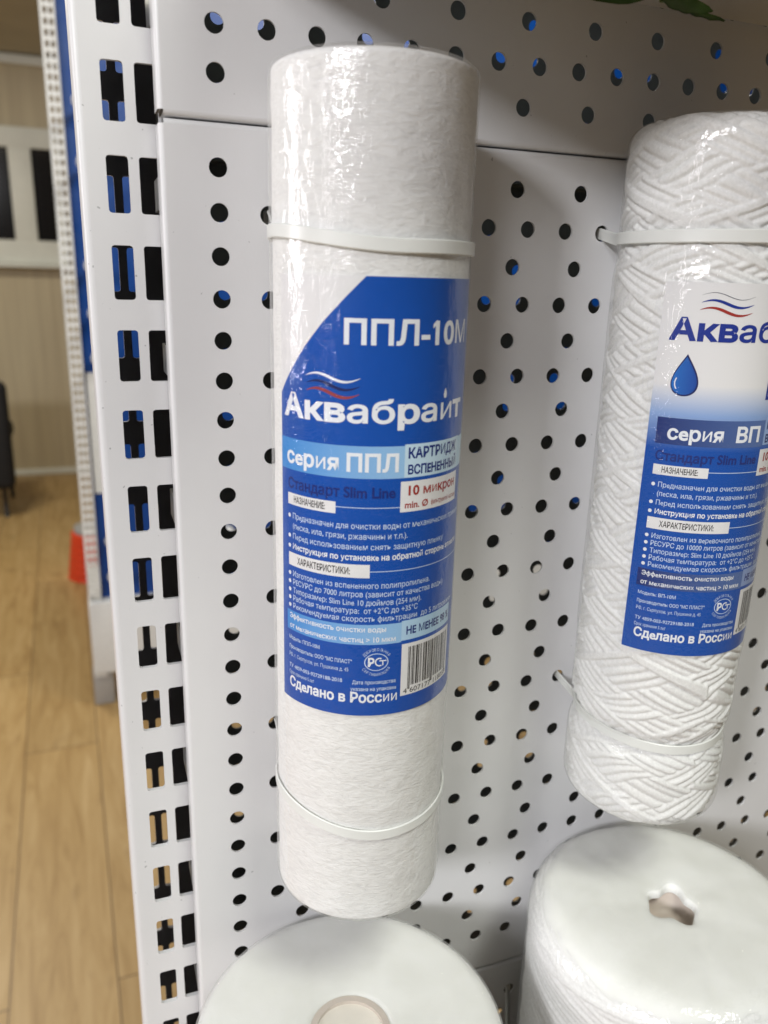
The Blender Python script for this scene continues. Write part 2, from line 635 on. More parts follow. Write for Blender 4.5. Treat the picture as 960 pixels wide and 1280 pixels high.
# red bucket on the floor beside the rack
bk = thing('bucket', 'red ribbed plastic bucket upside down on the wood floor beside the blue rack', 'bucket', (-62, 3350, FLOOR))
prof = []
for i in range(25):
    s = i / 24
    z = FLOOR + 2 + s * 200
    r = 122 - 26 * s + (3.0 if i % 4 == 0 else 0)
    prof.append((r, z))
prof += [(90, FLOOR + 206), (0.5, FLOOR + 206)]
MB().lathe(prof, -62, 3350, 48).build('bucket_body', M['red_plastic'], bk)
MB().lathe([(84, FLOOR + 208), (84, FLOOR + 232), (70, FLOOR + 236), (0.5, FLOOR + 236)], -62, 3350, 40).build('lid_ring', M['grey_metal'], bk)

# black chair at the far wall
ch = thing('chair', 'black padded chair on the wood floor by the beige far wall', 'chair', (-690, 4400, FLOOR))
MB().rbox(-935, -447, 4330, 4420, -1225, -635, 42).build('backrest', M['black_fabric'], ch)
MB().rbox(-930, -470, 4425, 4860, -1020, -910, 40).build('seat', M['black_fabric'], ch)
for x in (-905, -512):
    for y in (4400, 4820):
        MB().tube([(x, y, -1215 if y == 4400 else -1010), (x, y, FLOOR)], 12, 10).build('leg', M['black_plastic'], ch)

# ------------------------------------------------------------------ distant rack with a blue panel
RY = 2170.0
rack = thing('display_rack', 'tall white rack with a blue back panel standing on the floor behind the shelving', 'rack', (-50, RY, FLOOR))
mb = MB()
slotted_plate(mb, -86, -50, [-74, -59.5], 0, -1290, 920, 9, 15.5, RY - 30, 2)
mb.box(-86, -84, RY - 28, RY + 28, -1290, 920)
mb.box(-52, -50, RY - 28, RY + 28, -1290, 920)
mb.build('upright', M['white_rack'], rack, smooth=False)
MB().box(-49, 2600, RY - 6, RY + 2, -1034, 920).build('back_panel', M['blue_panel'], rack, smooth=False)
MB().rbox(-88, 2600, RY - 40, RY + 300, -1275, -1036, 4).build('base_box', M['white_rack'], rack)
MB().rbox(-92, -30, RY - 26, RY + 34, FLOOR, -1276, 5).build('foot', M['grey_metal'], rack)
MB().box(-44, -14, RY - 11, RY - 7, -700, -346).build('poster', M['white_rack'], rack, smooth=False)['label'] = 'white sheet on the blue panel'
peg0 = None
for col, x in enumerate((-12, 150, 330, 520)):
    for z in (-60, -182, -300, 190, 330, -820, -930):
        if peg0 is None:
            peg0 = thing('peg_hook', 'white round-ended peg sticking out of the blue back panel', 'peg hook', (x, RY - 6, z), 'white pegs on the blue panel')
            MB().tube([(x, RY - 7, z), (x, RY - 60, z), (x, RY - 118, z + 4)], 7, 12).build('arm', M['white_rack'], peg0)
            b = MB()
            a = np.linspace(-np.pi / 2, np.pi / 2, 9)
            b.grid(np.array([[(x + 15 * math.cos(q) * math.cos(t), RY - 122 + 15 * math.cos(q) * math.sin(t), z + 4 + 18 * math.sin(q)) for q in a]
                             for t in np.linspace(0, 2 * np.pi, 16, endpoint=False)]), closed_u=True)
            b.build('round_end', M['white_rack'], peg0)
        else:
            c = peg0.copy(); COL.objects.link(c); c.location = Vector((x, RY - 6, z)) * MM
            for ch in peg0.children:
                k = ch.copy(); COL.objects.link(k); k.parent = c

# ------------------------------------------------------------------ shelving upright
HOLES_D, HOLES_S, PV = 15.0, 25.0, 12.5
UPX0, UPX1, UPY0, UPY1 = -38.4, -8.0, 10.0, 76.0
ZB, ZT = -900.0, 330.0


def upright(x0, label):
    dx = x0 - UPX0
    up = thing('shelf_upright', label, 'upright', (x0 + 15, 40, ZB))
    cs = (-27.8 + dx, -18.5 + dx)
    mb = MB()
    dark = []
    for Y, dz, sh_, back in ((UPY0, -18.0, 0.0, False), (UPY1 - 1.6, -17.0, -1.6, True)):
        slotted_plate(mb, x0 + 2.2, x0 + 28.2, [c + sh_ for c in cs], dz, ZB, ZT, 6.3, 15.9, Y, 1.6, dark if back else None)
    # rounded corners and sides
    def side(sx, sgn):
        pr = []
        for t in np.linspace(0, np.pi / 2, 7):
            pr.append((sx + sgn * (2.2 - 2.2 * math.sin(t)), UPY0 + 2.2 - 2.2 * math.cos(t)))
        for t in np.linspace(np.pi / 2, 0, 7):
            pr.append((sx + sgn * (2.2 - 2.2 * math.sin(t)), UPY1 - 2.2 + 2.2 * math.cos(t)))
        P = np.array([[(x, y, z) for z in (ZB, ZT)] for x, y in pr])
        mb.grid(P, flip=sgn > 0)
    side(x0, 1)
    side(x0 + 30.4, -1)
    post = mb.build('post', [M['paint'], M['post_shade']], up)
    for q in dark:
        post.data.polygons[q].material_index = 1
    auto_smooth(post)
    return up


upright(UPX0, 'white steel upright with two columns of rectangular slots left of the perforated panels')


# ------------------------------------------------------------------ perforated panels
def holes_for(z0, z1, x1, margin=8.0):
    hs = []
    for k in range(-40, 80):
        z = -PV * k
        if not (z0 + margin < z < z1 - margin):
            continue
        p = HOLES_D if k % 2 == 0 else HOLES_S
        n = int((x1 - 20) / p)
        hs += [circle(i * p, z, 2.75, 20) for i in range(n + 1)]
    return hs


def panel(name, label, x0, x1, z0, z1, yf, sgn, hs, tabs=True, paint='paint'):
    """sgn=+1: face looks to -y with flanges to +y; -1 the reverse (back side of the gondola)"""
    th = thing(name, label, 'perforated panel', ((x0 + x1) / 2, yf, z0))
    br = 1.5
    t = 0.8
    v, f = sheet_with_holes([(x0 + br, z0 + br), (x1 - br, z0 + br), (x1 - br, z1 - br), (x0 + br, z1 - br)], hs,
                            yf if sgn > 0 else yf - t, 1, t)
    mb = MB(); mb.v, mb.f = list(v), list(f)
    fl = 9.4
    arc = [(br - br * math.sin(a), br - br * math.cos(a)) for a in np.linspace(0, np.pi / 2, 6)] + [(0, fl)]
    arc_in = [(br - (br - t) * math.sin(a), br - (br - t) * math.cos(a)) for a in np.linspace(0, np.pi / 2, 6)] + [(t, fl)]
    pr = arc + arc_in[::-1]
    n = len(pr)
    for side in (0, 1):
        ring = [((x0 + d) if side == 0 else (x1 - d), yf + sgn * e) for d, e in pr]
        P = np.array([[(x, y, z) for z in (z0 + br, z1 - br)] for x, y in ring + [ring[0]]])
        mb.grid(P)
        ring = [((z0 + d) if side == 0 else (z1 - d), yf + sgn * e) for d, e in pr]
        P = np.array([[(x, y, z) for x in (x0 + br, x1 - br)] for z, y in ring + [ring[0]]])
        mb.grid(P)
    auto_smooth(mb.build('sheet', M[paint], th), 40)
    if tabs:
        for k in range(-80, 40):
            z = -43.0 - 50 * k
            if z0 + 14 < z < z1 - 14:
                b = MB()
                b.rbox(x0 + 0.1, x0 + 1.5, yf + 7, yf + 24, z - 6.5, z + 3.0, 0.3)
                b.build('hook_tab', M['grey_metal'], th)
    return th


PX0, PX1 = -16.5, 436.5
panel('perforated_panel', 'upper white perforated panel above the seam behind the tops of the cartridges', PX0, PX1, -24.7, 320.3, 0.0, 1,
      holes_for(-24.7, 320.3, PX1))
panel('perforated_panel', 'middle white perforated panel that the two slim cartridges are tied to', PX0, PX1, -370.2, -25.3, 0.0, 1,
      holes_for(-370.2, -25.3, PX1))
panel('perforated_panel', 'lowest white perforated panel below the seam behind the big cartridges', PX0, PX1, -715.2, -370.8, 0.0, 1,
      holes_for(-715.2, -370.8, PX1))
YB = 86.0
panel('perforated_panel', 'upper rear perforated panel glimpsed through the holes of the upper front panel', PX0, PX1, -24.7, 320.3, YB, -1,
      holes_for(-24.7, 320.3, PX1), False, 'cavity_shade')
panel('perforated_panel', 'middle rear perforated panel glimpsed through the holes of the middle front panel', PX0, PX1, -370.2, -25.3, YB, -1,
      holes_for(-370.2, -25.3, PX1), False, 'cavity_shade')
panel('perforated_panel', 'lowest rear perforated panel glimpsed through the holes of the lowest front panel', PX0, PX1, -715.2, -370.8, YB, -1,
      holes_for(-715.2, -370.8, PX1), False, 'cavity_shade')

tc = thing('light_block_cover', 'added unseen white strip keeping lamp light out of the hollow between the panels', 'cover', (210, 48, 320.6))  # added out of view to stop lamp light leaking in behind the holes
MB().rbox(PX0, PX1, -3, 89, 320.7, 323, 0.8).build('strip', M['paint'], tc)
MB().rbox(PX0, PX1, -3, -1.8, 300, 321, 0.5).build('lip', M['paint'], tc)

# ------------------------------------------------------------------ shelf above and the trailing leaf
sh = thing('shelf', 'white metal shelf jutting out above the second cartridge', 'shelf', (250, 0, 22))
b = MB()
b.rbox(0, 436, -118, -0.6, 22, 25, 0.8)
b.rbox(0, 436, -118, -115.5, 24, 50, 0.8)
b.build('tray', M['paint'], sh)
for x in (2, 200, 434):
    MB().rbox(x - 1.2, x + 1.2, -105, -0.7, 25.4, 60, 0.5).build('bracket', M['paint'], sh)

pl = thing('trailing_plant', 'dark green artificial leaves drooping under the shelf at the top edge', 'plant', (116, -122, 40))


def leaf(parent, base, tip, width, bend, roll=0.0, n=14, mm=7):
    base, tip = Vector(base), Vector(tip)
    d = tip - base
    L = d.length
    t = d.normalized()
    s = t.cross(Vector((0, -1, 0.2))).normalized()
    nrm = s.cross(t).normalized()
    s2 = s * math.cos(roll) + nrm * math.sin(roll)
    n2 = s2.cross(t).normalized()
    G = []
    for i in range(n + 1):
        q = i / n
        w = width * (math.sin(math.pi * q ** 0.8)) ** 0.85 * (1 - 0.25 * q) + 0.15
        c = base + d * q + n2 * (-bend * 4 * q * (1 - q))
        row = []
        for j in range(-mm, mm + 1):
            e = j / mm
            rip = 0.5 * math.sin(q * 26 + abs(e) * 3) * abs(e)
            row.append(tuple(c + s2 * (e * w / 2) + n2 * (abs(e) * w * 0.13 + rip * 0.5)))
        G.append(row)
    G = np.array(G)
    nn = np.array(n2) * 0.35
    m2 = MB().grid(G)
    m2.grid(G + nn, flip=True)
    m2.build('leaf', M['leaf'], parent)


MB().tube([(104, -126, 60), (104, -124, 21), (107, -100, 18), (111, -62, 16), (112.5, -51, 12), (112, -50, 6)], [1.3, 1.2, 1.1, 1.0, 1.0, 0.7], 8).build('stem', M['stem'], pl)
leaf(pl, (114, -50, 12.2), (68, -50, 9.6), 17, 2.0, 0.15)
leaf(pl, (114, -56, 18), (62, -60, 21), 20, 3.0, 0.3)
leaf(pl, (108, -50, 8.8), (130, -49, 6.2), 8.0, 1.0, 0.15)
leaf(pl, (113, -47, 9.0), (138, -45, 5.8), 4.0, 1.0, 0.3)

# ------------------------------------------------------------------ label and printing helpers
CAP_H = None


_glyph_cache = {}


def text_polys(body, bold=0.0):
    """text outlines filled contour by contour -> (verts Nx3 [x, y, lift], faces), unit font size.
    The font draws some letters as overlapping strokes, so each stroke is filled by itself, a hair above the one before."""
    from mathutils.geometry import tessellate_polygon, interpolate_bezier
    cu = bpy.data.curves.new('tmp', 'FONT')
    cu.body = body.replace('е', 'e').replace('Е', 'E')     # the two alphabets share this letter's shape
    o = bpy.data.objects.new('tmp', cu)
    COL.objects.link(o)
    dg = bpy.context.evaluated_depsgraph_get()
    cc = o.evaluated_get(dg).to_curve(dg)
    loops = []
    for sp in cc.splines:
        pts = []
        if sp.type == 'BEZIER':
            bp = sp.bezier_points
            n = len(bp)
            for k in range(n):
                p, q = bp[k], bp[(k + 1) % n]
                p0, p1, p2, p3 = (Vector(c[:2]) for c in (p.co, p.handle_right, q.handle_left, q.co))
                d = p3 - p0
                flat = d.length < 1e-6 or max(abs(d.x * (c - p0).y - d.y * (c - p0).x) for c in (p1, p2)) / d.length < 0.004
                if flat:
                    pts.append((p0.x, p0.y))
                else:
                    pts += [(c.x, c.y) for c in interpolate_bezier(p0.to_3d(), p1.to_3d(), p2.to_3d(), p3.to_3d(), 5)[:-1]]
        else:
            pts = [(p.co.x, p.co.y) for p in sp.points]
        cl = []
        for p in pts:
            if not cl or math.hypot(p[0] - cl[-1][0], p[1] - cl[-1][1]) > 1e-4:
                cl.append(p)
        if len(cl) > 2 and math.hypot(cl[0][0] - cl[-1][0], cl[0][1] - cl[-1][1]) < 1e-4:
            cl.pop()
        if len(cl) > 2:
            loops.append(cl)
    o.to_curve_clear()
    bpy.data.objects.remove(o)
    bpy.data.curves.remove(cu)
    area = lambda l: 0.5 * sum(l[k][0] * l[(k + 1) % len(l)][1] - l[(k + 1) % len(l)][0] * l[k][1] for k in range(len(l)))

    def inside(p, l):
        c = False
        for k in range(len(l)):
            a, b = l[k], l[(k + 1) % len(l)]
            if (a[1] > p[1]) != (b[1] > p[1]) and p[0] < (b[0] - a[0]) * (p[1] - a[1]) / (b[1] - a[1]) + a[0]:
                c = not c
        return c

    ar = [area(l) for l in loops]
    # a hole lies wholly inside a larger outline that runs the other way round
    mother = {}
    for q, h in enumerate(loops):
        best = None
        for k, l in enumerate(loops):
            if k != q and ar[k] * ar[q] < 0 and abs(ar[k]) > abs(ar[q]) and all(inside(p, l) for p in h):
                if best is None or abs(ar[k]) < abs(ar[best]):
                    best = k
        if best is not None:
            mother[q] = best

    def fat(l, sgn, bold):
        if not bold:
            return l
        n = len(l)
        out = []
        for k in range(n):
            a, b, c = l[k - 1], l[k], l[(k + 1) % n]
            e1 = Vector((b[0] - a[0], b[1] - a[1])).normalized()
            e2 = Vector((c[0] - b[0], c[1] - b[1])).normalized()
            n1, n2 = Vector((e1.y, -e1.x)), Vector((e2.y, -e2.x))
            mm_ = n1 + n2
            if mm_.length < 1e-3:
                mm_ = n1
            mm_.normalize()
            sc = 1 / max(0.7, mm_.dot(n1))
            out.append((b[0] + sgn * bold * mm_.x * sc, b[1] + sgn * bold * mm_.y * sc))
        return out

    V, F = [], []
    idx = 0
    for k, l in enumerate(loops):
        if k in mother:
            continue
        sgn = 1 if ar[k] > 0 else -1
        err0 = None
        for part_ in (0.0, 1.0, 0.85, 0.7, 0.55, 0.4, 0.2, 0.0):  # as bold as the outline can take without crossing itself
            polys = [fat(l, sgn, bold * part_)] + [fat(loops[q], sgn, bold * part_) for q in mother if mother[q] == k]
            tri = tessellate_polygon([[Vector((x, y, 0)) for x, y in p_] for p_ in polys])
            flat_ = [p for p_ in polys for p in p_]
            got = sum(abs((flat_[b][0] - flat_[a][0]) * (flat_[c][1] - flat_[a][1]) - (flat_[c][0] - flat_[a][0]) * (flat_[b][1] - flat_[a][1])) / 2
                      for a, b, c in tri)
            want = abs(sum(area(p_) for p_ in polys))
            err = abs(got - want) / want
            if err0 is None:
                err0 = err
            elif err < err0 + 0.015:
                break
        o_ = len(V)
        for p_ in polys:
            V += [(x, y, 0.006 * (idx % 4)) for x, y in p_]
        F += [tuple(o_ + q for q in t_) for t_ in tri]
        idx += 1
    return np.array(V).reshape(-1, 3), F


_v, _f = text_polys('Н')
CAP_H = float(_v[:, 1].max() - _v[:, 1].min())


class Print:
    """flat artwork in label coordinates (u to the right, z up, mm) wrapped round a cylinder"""
    def __init__(self, cx, cy, r, parent, tilt=0.0):
        self.cx, self.cy, self.r, self.parent = cx, cy, r, parent

    def new(self):
        return {'v': [], 'f': []}

    def poly(self, L, pts):
        o = len(L['v'])
        L['v'] += [(p[0], p[1], 0.0) for p in pts]
        L['f'].append(tuple(range(o, o + len(pts))))

    def rect(self, L, u0, u1, z0, z1):
        self.poly(L, [(u0, z0), (u1, z0), (u1, z1), (u0, z1)])

    def text(self, L, body, u0, zb, h, u1=None, bold=0.0, slant=0.0):
        v, f = text_polys(body, bold + (0.010 if h > 2.2 else 0.003))
        w0, w1 = v[:, 0].min(), v[:, 0].max()
        sy = h / CAP_H
        sx = sy if u1 is None else (u1 - u0) / (w1 - w0)
        o = len(L['v'])
        L['v'] += [(u0 + (x - w0) * sx + slant * y * sy, zb + y * sy, d) for x, y, d in v]
        L['f'] += [tuple(o + i for i in q) for q in f]

    def stroke(self, L, pts, w):
        """tapered ribbon along pts"""
        n = len(pts)
        up, dn = [], []
        for i, (x, y) in enumerate(pts):
            a, b2 = pts[max(i - 1, 0)], pts[min(i + 1, n - 1)]
            tx, ty = b2[0] - a[0], b2[1] - a[1]
            l = math.hypot(tx, ty)
            ww = w[i] / 2 if isinstance(w, (list, tuple)) else w / 2
            up.append((x - ty / l * ww, y + tx / l * ww))
            dn.append((x + ty / l * ww, y - tx / l * ww))
        for i in range(n - 1):
            self.poly(L, [dn[i], dn[i + 1], up[i + 1], up[i]])

    def disc(self, L, u, z, r, n=18):
        self.poly(L, [(u + r * math.cos(2 * math.pi * k / n), z + r * math.sin(2 * math.pi * k / n)) for k in range(n)])

    def ring(self, L, u, z, r0, r1, a0=0, a1=360, n=30, ky=1.0):
        A = [R_(a0 + (a1 - a0) * k / n) for k in range(n + 1)]
        for p, q in zip(A[:-1], A[1:]):
            self.poly(L, [(u + r0 * math.cos(p), z + ky * r0 * math.sin(p)), (u + r1 * math.cos(p), z + ky * r1 * math.sin(p)),
                          (u + r1 * math.cos(q), z + ky * r1 * math.sin(q)), (u + r0 * math.cos(q), z + ky * r0 * math.sin(q))])

    def arc_text(self, L, body, u, z, r, a_mid, h, step, inward=False):
        n = len(body)
        for i, chh in enumerate(body):
            if chh == ' ':
                continue
            a = a_mid + (-1 if not inward else 1) * (i - (n - 1) / 2) * step
            v, f = text_polys(chh)
            s = h / CAP_H
            x = (v[:, 0] - v[:, 0].mean()) * s * 0.8
            y = v[:, 1] * s
            rot = R_(a - 90 if not inward else a + 90)
            rr = r if not inward else r + h
            o = len(L['v'])
            for X, Y, D in zip(x, y, v[:, 2]):
                L['v'].append((u + rr * math.cos(R_(a)) + X * math.cos(rot) - Y * math.sin(rot),
                               z + rr * math.sin(R_(a)) + X * math.sin(rot) + Y * math.cos(rot), D))
            L['f'] += [tuple(o + i2 for i2 in q) for q in f]

    def emit(self, L, name, mat, lift, parent=None, thick=None, label=None):
        bm = bmesh.new()
        vs = [bm.verts.new((u, z, d)) for u, z, d in L['v']]
        for q in L['f']:
            try:
                bm.faces.new([vs[i] for i in q])
            except ValueError:
                pass
        us = [q[0] for q in L['v']]
        for k in range(math.floor(min(us)) + 1, math.ceil(max(us))):
            bmesh.ops.bisect_plane(bm, geom=bm.verts[:] + bm.edges[:] + bm.faces[:], plane_co=(k, 0, 0), plane_no=(1, 0, 0), dist=1e-5)
        bmesh.ops.recalc_face_normals(bm, faces=bm.faces[:])
        for f in bm.faces:
            if f.normal.z < 0:
                f.normal_flip()
        uvl = bm.loops.layers.uv.new('print')
        for f in bm.faces:
            for lp in f.loops:
                lp[uvl].uv = (lp.vert.co.x / 100, lp.vert.co.y / 100)
        if thick:
            ret = bmesh.ops.extrude_face_region(bm, geom=bm.faces[:])
            for g in ret['geom']:
                if isinstance(g, bmesh.types.BMVert):
                    g.co.z -= 0
            top = {g for g in ret['geom'] if isinstance(g, bmesh.types.BMVert)}
            for v_ in bm.verts:
                if v_ not in top:
                    v_.co.z -= thick
        base = world_loc(parent or self.parent) / MM
        for v_ in bm.verts:
            u, z, d = v_.co
            th = u / self.r
            rr = self.r + lift + d
            v_.co = (Vector((self.cx + rr * math.sin(th), self.cy - rr * math.cos(th), z)) - base) * MM
        me = bpy.data.meshes.new(name)
        bm.to_mesh(me)
        bm.free()
        o = link_mesh(name, me, mat, parent or self.parent, False)
        if label:
            o['label'] = label
        return o


def wave(u0, u1, z0, amp, slope=0.0, n=18):
    return [(u0 + (u1 - u0) * i / n, z0 + amp * math.sin(2 * math.pi * (i / n) * 0.92 + 0.35) + slope * i / n) for i in range(n + 1)]


def taper(w, n=18):
    return [max(0.06, w * math.sin(math.pi * (i + 0.4) / (n + 0.8)) ** 0.8) for i in range(n + 1)]


BAR = '1011001011010011101100101000110101110011010101011100101100110110011010010111011001010001101'


def common_print(P, dz, lab, kind):
    """the parts of the artwork that both labels share; dz shifts it up; returns lists by ink"""
    Lw, Lp, Ln, Lk, Lr, Lband, Leff = (P.new() for _ in range(7))
    WH = M['label_white']

    def box(name, *a):
        B = P.new()
        P.rect(B, *a)
        P.emit(B, name, WH, 0.06, lab)

    def line(mat, name, *a):
        B = P.new()
        P.text(B, *a)
        P.emit(B, name, mat, 0.09, lab)
    du = 0 if kind == 1 else 5.3
    # purpose and features
    line(M['ink_dim_navy'], 'size_lettering', 'Стандарт Slim Line', -35 + du, -125.4 + dz, 3.1, -1.3 + du, 0.018)
    box('white_box', 0.2 + du, 24.4 + du, -129.8 + dz, -121 + dz)
    P.text(Lr, '10 микрон', 2.6 + du, -125.0 + dz, 2.8, 22.6 + du, 0.02)
    P.text(Lr, 'min. Ø', 1.6 + du, -128.7 + dz, 2.0, 9.4 + du, 0.02)
    P.text(Lr, 'фильтруемой частицы', 10.6 + du, -128.6 + dz, 1.5, 23.8 + du, 0.0)
    box('heading_box', -35.2 + du, -18 + du, -130.3 + dz, -126.9 + dz)
    line(M['ink_black'], 'heading_lettering', 'НАЗНАЧЕНИЕ:', -32.4 + du, -129.5 + dz, 2.0, -21.2 + du, 0.012)
    P.stroke(Lp, [(-18 + du, -128.3 + dz), (0.2 + du, -128.3 + dz)], 0.22)
    mat_line = 'Изготовлен из вспененного полипропилена.' if kind == 1 else 'Изготовлен из веревочного полипропилена.'
    res = 'РЕСУРС до 7000 литров (зависит от качества воды)' if kind == 1 else 'РЕСУРС до 10000 литров (зависит от качества воды)'
    rows = [(-134.4, 'Предназначен для очистки воды от механических примесей', 29, 0, 1),
            (-137.4, '(песка, ила, грязи, ржавчины и т.п.).', 2.8, 0, 0),
            (-140.5, 'Перед использованием снять защитную пленку', 17, 0, 1),
            (-143.6, 'Инструкция по установке на обратной стороне этикетки', 27.5, 0.02, 1),
            (-152.1, mat_line, 11.4, 0, 1),
            (-154.7, res, 18.0, 0, 1),
            (-157.3, 'Типоразмер: Slim Line 10 дюймов (254 мм).', 8.4, 0, 1),
            (-159.8, 'Рабочая температура:  от +2°С до +35°С', 7.2, 0, 1),
            (-162.3, 'Рекомендуемая скорость фильтрации  до 5 литров/мин', 25.5, 0, 1)]
    for z, s, u1, bold, bullet in rows:
        P.text(Lp if not bold else Lw, s, -32.9 + du, z + dz, 1.75, u1 + du, bold + 0.004)
        if bullet:
            P.disc(Lw, -34.5 + du, z + 0.75 + dz, 0.62)
    box('heading_box', -35 + du, -8 + du, -148.9 + dz, -144.9 + dz)
    line(M['ink_black'], 'heading_lettering', 'ХАРАКТЕРИСТИКИ:', -31 + du, -147.9 + dz, 2.1, -13.6 + du, 0.012)
    P.stroke(Lp, [(-8 + du, -147.0 + dz), (30 + du, -147.0 + dz)], 0.22)
    # efficiency band
    P.rect(Leff, -36 + du, 2 + du, -169.6 + dz, -163.3 + dz)
    P.text(Lw, 'Эффективность очистки воды', -34.6 + du, -165.6 + dz, 1.6, -2.8 + du, 0.014)
    P.text(Lw, 'от механических частиц > 10 мкм', -34.6 + du, -168.8 + dz, 1.6, 0.2 + du, 0.014)
    P.rect(Lband, 2.0 + du, 24.4 + du, -169.2 + dz, -162.9 + dz)
    line(M['ink_dim_navy'], 'efficiency_lettering', 'НЕ МЕНЕЕ 98 %', 3.6 + du, -167.4 + dz, 2.5, 23.4 + du, 0.02)
    # small print
    small = [(-172.6, 'Модель: ' + ('ППЛ-10М' if kind == 1 else 'ВП-10М'), -22.6, 0.014),
             (-175.7, 'Производитель: ООО "МС ПЛАСТ"', -12.6, 0.014),
             (-178.3, 'РФ, г. Серпухов, ул. Пушкина д. 45', -13.6, 0),
             (-182.0, 'ТУ 4859-003-92729188-2018', -15.4, 0.012),
             (-184.3, 'Срок хранения 5 лет', -24.5, 0)]
    for z, s, u1, bold in small:
        P.text(Lp, s, -35 + du, z + dz, 1.25, u1 + du, bold)
    P.text(Lw, 'Сделано в России', -34.8 + du, -188.3 + dz, 3.3, 1.2 + du, 0.022)
    # conformity mark
    u, z = -5.4 + du, -175.2 + dz
    P.ring(Lp, u, z, 3.3, 3.6, 0, 360, 40, 0.78)
    P.text(Lw, 'Р', u - 2.5, z - 1.35, 2.7, u - 0.6, 0.03)
    P.ring(Lw, u + 0.9, z, 1.0, 1.4, 60, 300, 18)
    P.stroke(Lw, [(u + 0.9, z + 0.4), (u + 3.0, z + 0.4)], 0.35)
    P.stroke(Lw, [(u + 1.9, z + 0.4), (u + 1.9, z - 1.1)], 0.35)
    P.arc_text(Lp, 'ДОБРОВОЛЬНАЯ', u, z - 0.6, 4.2, 90, 0.9, 9.5)
    P.arc_text(Lp, 'СЕРТИФИКАЦИЯ', u, z + 0.6, 4.2, 270, 0.9, 9.5, True)
    P.text(Lp, 'Дата производства', -12.4 + du, -182.3 + dz, 1.2, 0.6 + du, 0.01)
    P.text(Lp, 'указана на упаковке', -12.9 + du, -184.5 + dz, 1.2, 0.9 + du, 0.01)
    # bar code
    box('barcode_box', 2.3 + du, 24.4 + du, -187.4 + dz, -170.4 + dz)
    w = 18.2 / len(BAR)
    i = 0
    while i < len(BAR):
        if BAR[i] == '1':
            j = i
            while j < len(BAR) and BAR[j] == '1':
                j += 1
            guard = i < 3 or j > len(BAR) - 3 or 44 < i < 49
            P.rect(Lk, 4.6 + du + i * w, 4.6 + du + j * w, (-185.6 if guard else -184.4) + dz, -171.6 + dz)
            i = j
        else:
            i += 1
    P.text(Lk, '4 607177 118059', 3.2 + du, -186.8 + dz, 1.7, 23.4 + du, 0)
    return dict(w=Lw, p=Lp, n=Ln, k=Lk, r=Lr, band=Lband, eff=Leff)


# ------------------------------------------------------------------ body builders
def fnoise(x, y, z):
    return mnoise.noise(Vector((x, y, z)))


def film_shell(cx, cy, R, ztop, zbot, corner, rough, bulge, name, mat, parent, seed=0.0, hole=10.0, n=170, nz=150, cornerb=None, groove=(), sleeve=None):
    """thin shrink film round a cylinder, closed over both ends down to the core hole"""
    cornerb = cornerb or corner
    G = []
    for i in range(n):
        th = 2 * math.pi * i / n
        col = []
        for q in np.linspace(0, 1, 7):                      # top cap, from hole to shoulder
            r = hole + (R - corner - hole) * q
            z = ztop + 0.25 * fnoise(r * .15, th * 2, seed + 3) - (0.5 * (1 - q))
            col.append((r, z))
        for a in np.linspace(0, math.pi / 2, 7)[1:]:
            col.append((R - corner + corner * math.sin(a), ztop - corner + corner * math.cos(a)))
        for q in np.linspace(0, 1, nz)[1:-1]:
            z = ztop - corner - (ztop - corner - zbot - cornerb) * q
            d = rough * (fnoise(math.sin(th) * 2.2 + seed, math.cos(th) * 2.2, z * 0.035) + 0.5 * fnoise(math.sin(th) * 7 + seed, math.cos(th) * 7, z * 0.09))
            d += bulge * (math.exp(-((math.sin(th) + 1) / 0.12) ** 2) + 0.8 * math.exp(-((math.sin(th) - 1) / 0.10) ** 2))
            for gz, gd, gw in groove:
                d -= gd * math.exp(-((z - gz) / gw) ** 2)
            rr = R + d
            if sleeve:
                k_ = 1 / (1 + math.exp(-(z - sleeve[0]) * 1.5)) / (1 + math.exp((z - sleeve[1]) * 1.5))
                rr = rr * (1 - k_) + max(rr, sleeve[2] + abs(d) * 0.5) * k_
            col.append((rr, z))
        for a in np.linspace(math.pi / 2, 0, 7)[:-1]:
            col.append((R - cornerb + cornerb * math.sin(a), zbot + cornerb - cornerb * math.cos(a)))
        for q in np.linspace(1, 0, 5):
            col.append((hole + (R - cornerb - hole) * q, zbot))
        G.append([(cx + r * math.sin(th), cy - r * math.cos(th), z) for r, z in col])
    return MB().grid(np.array(G), closed_u=True).build(name, mat, parent)


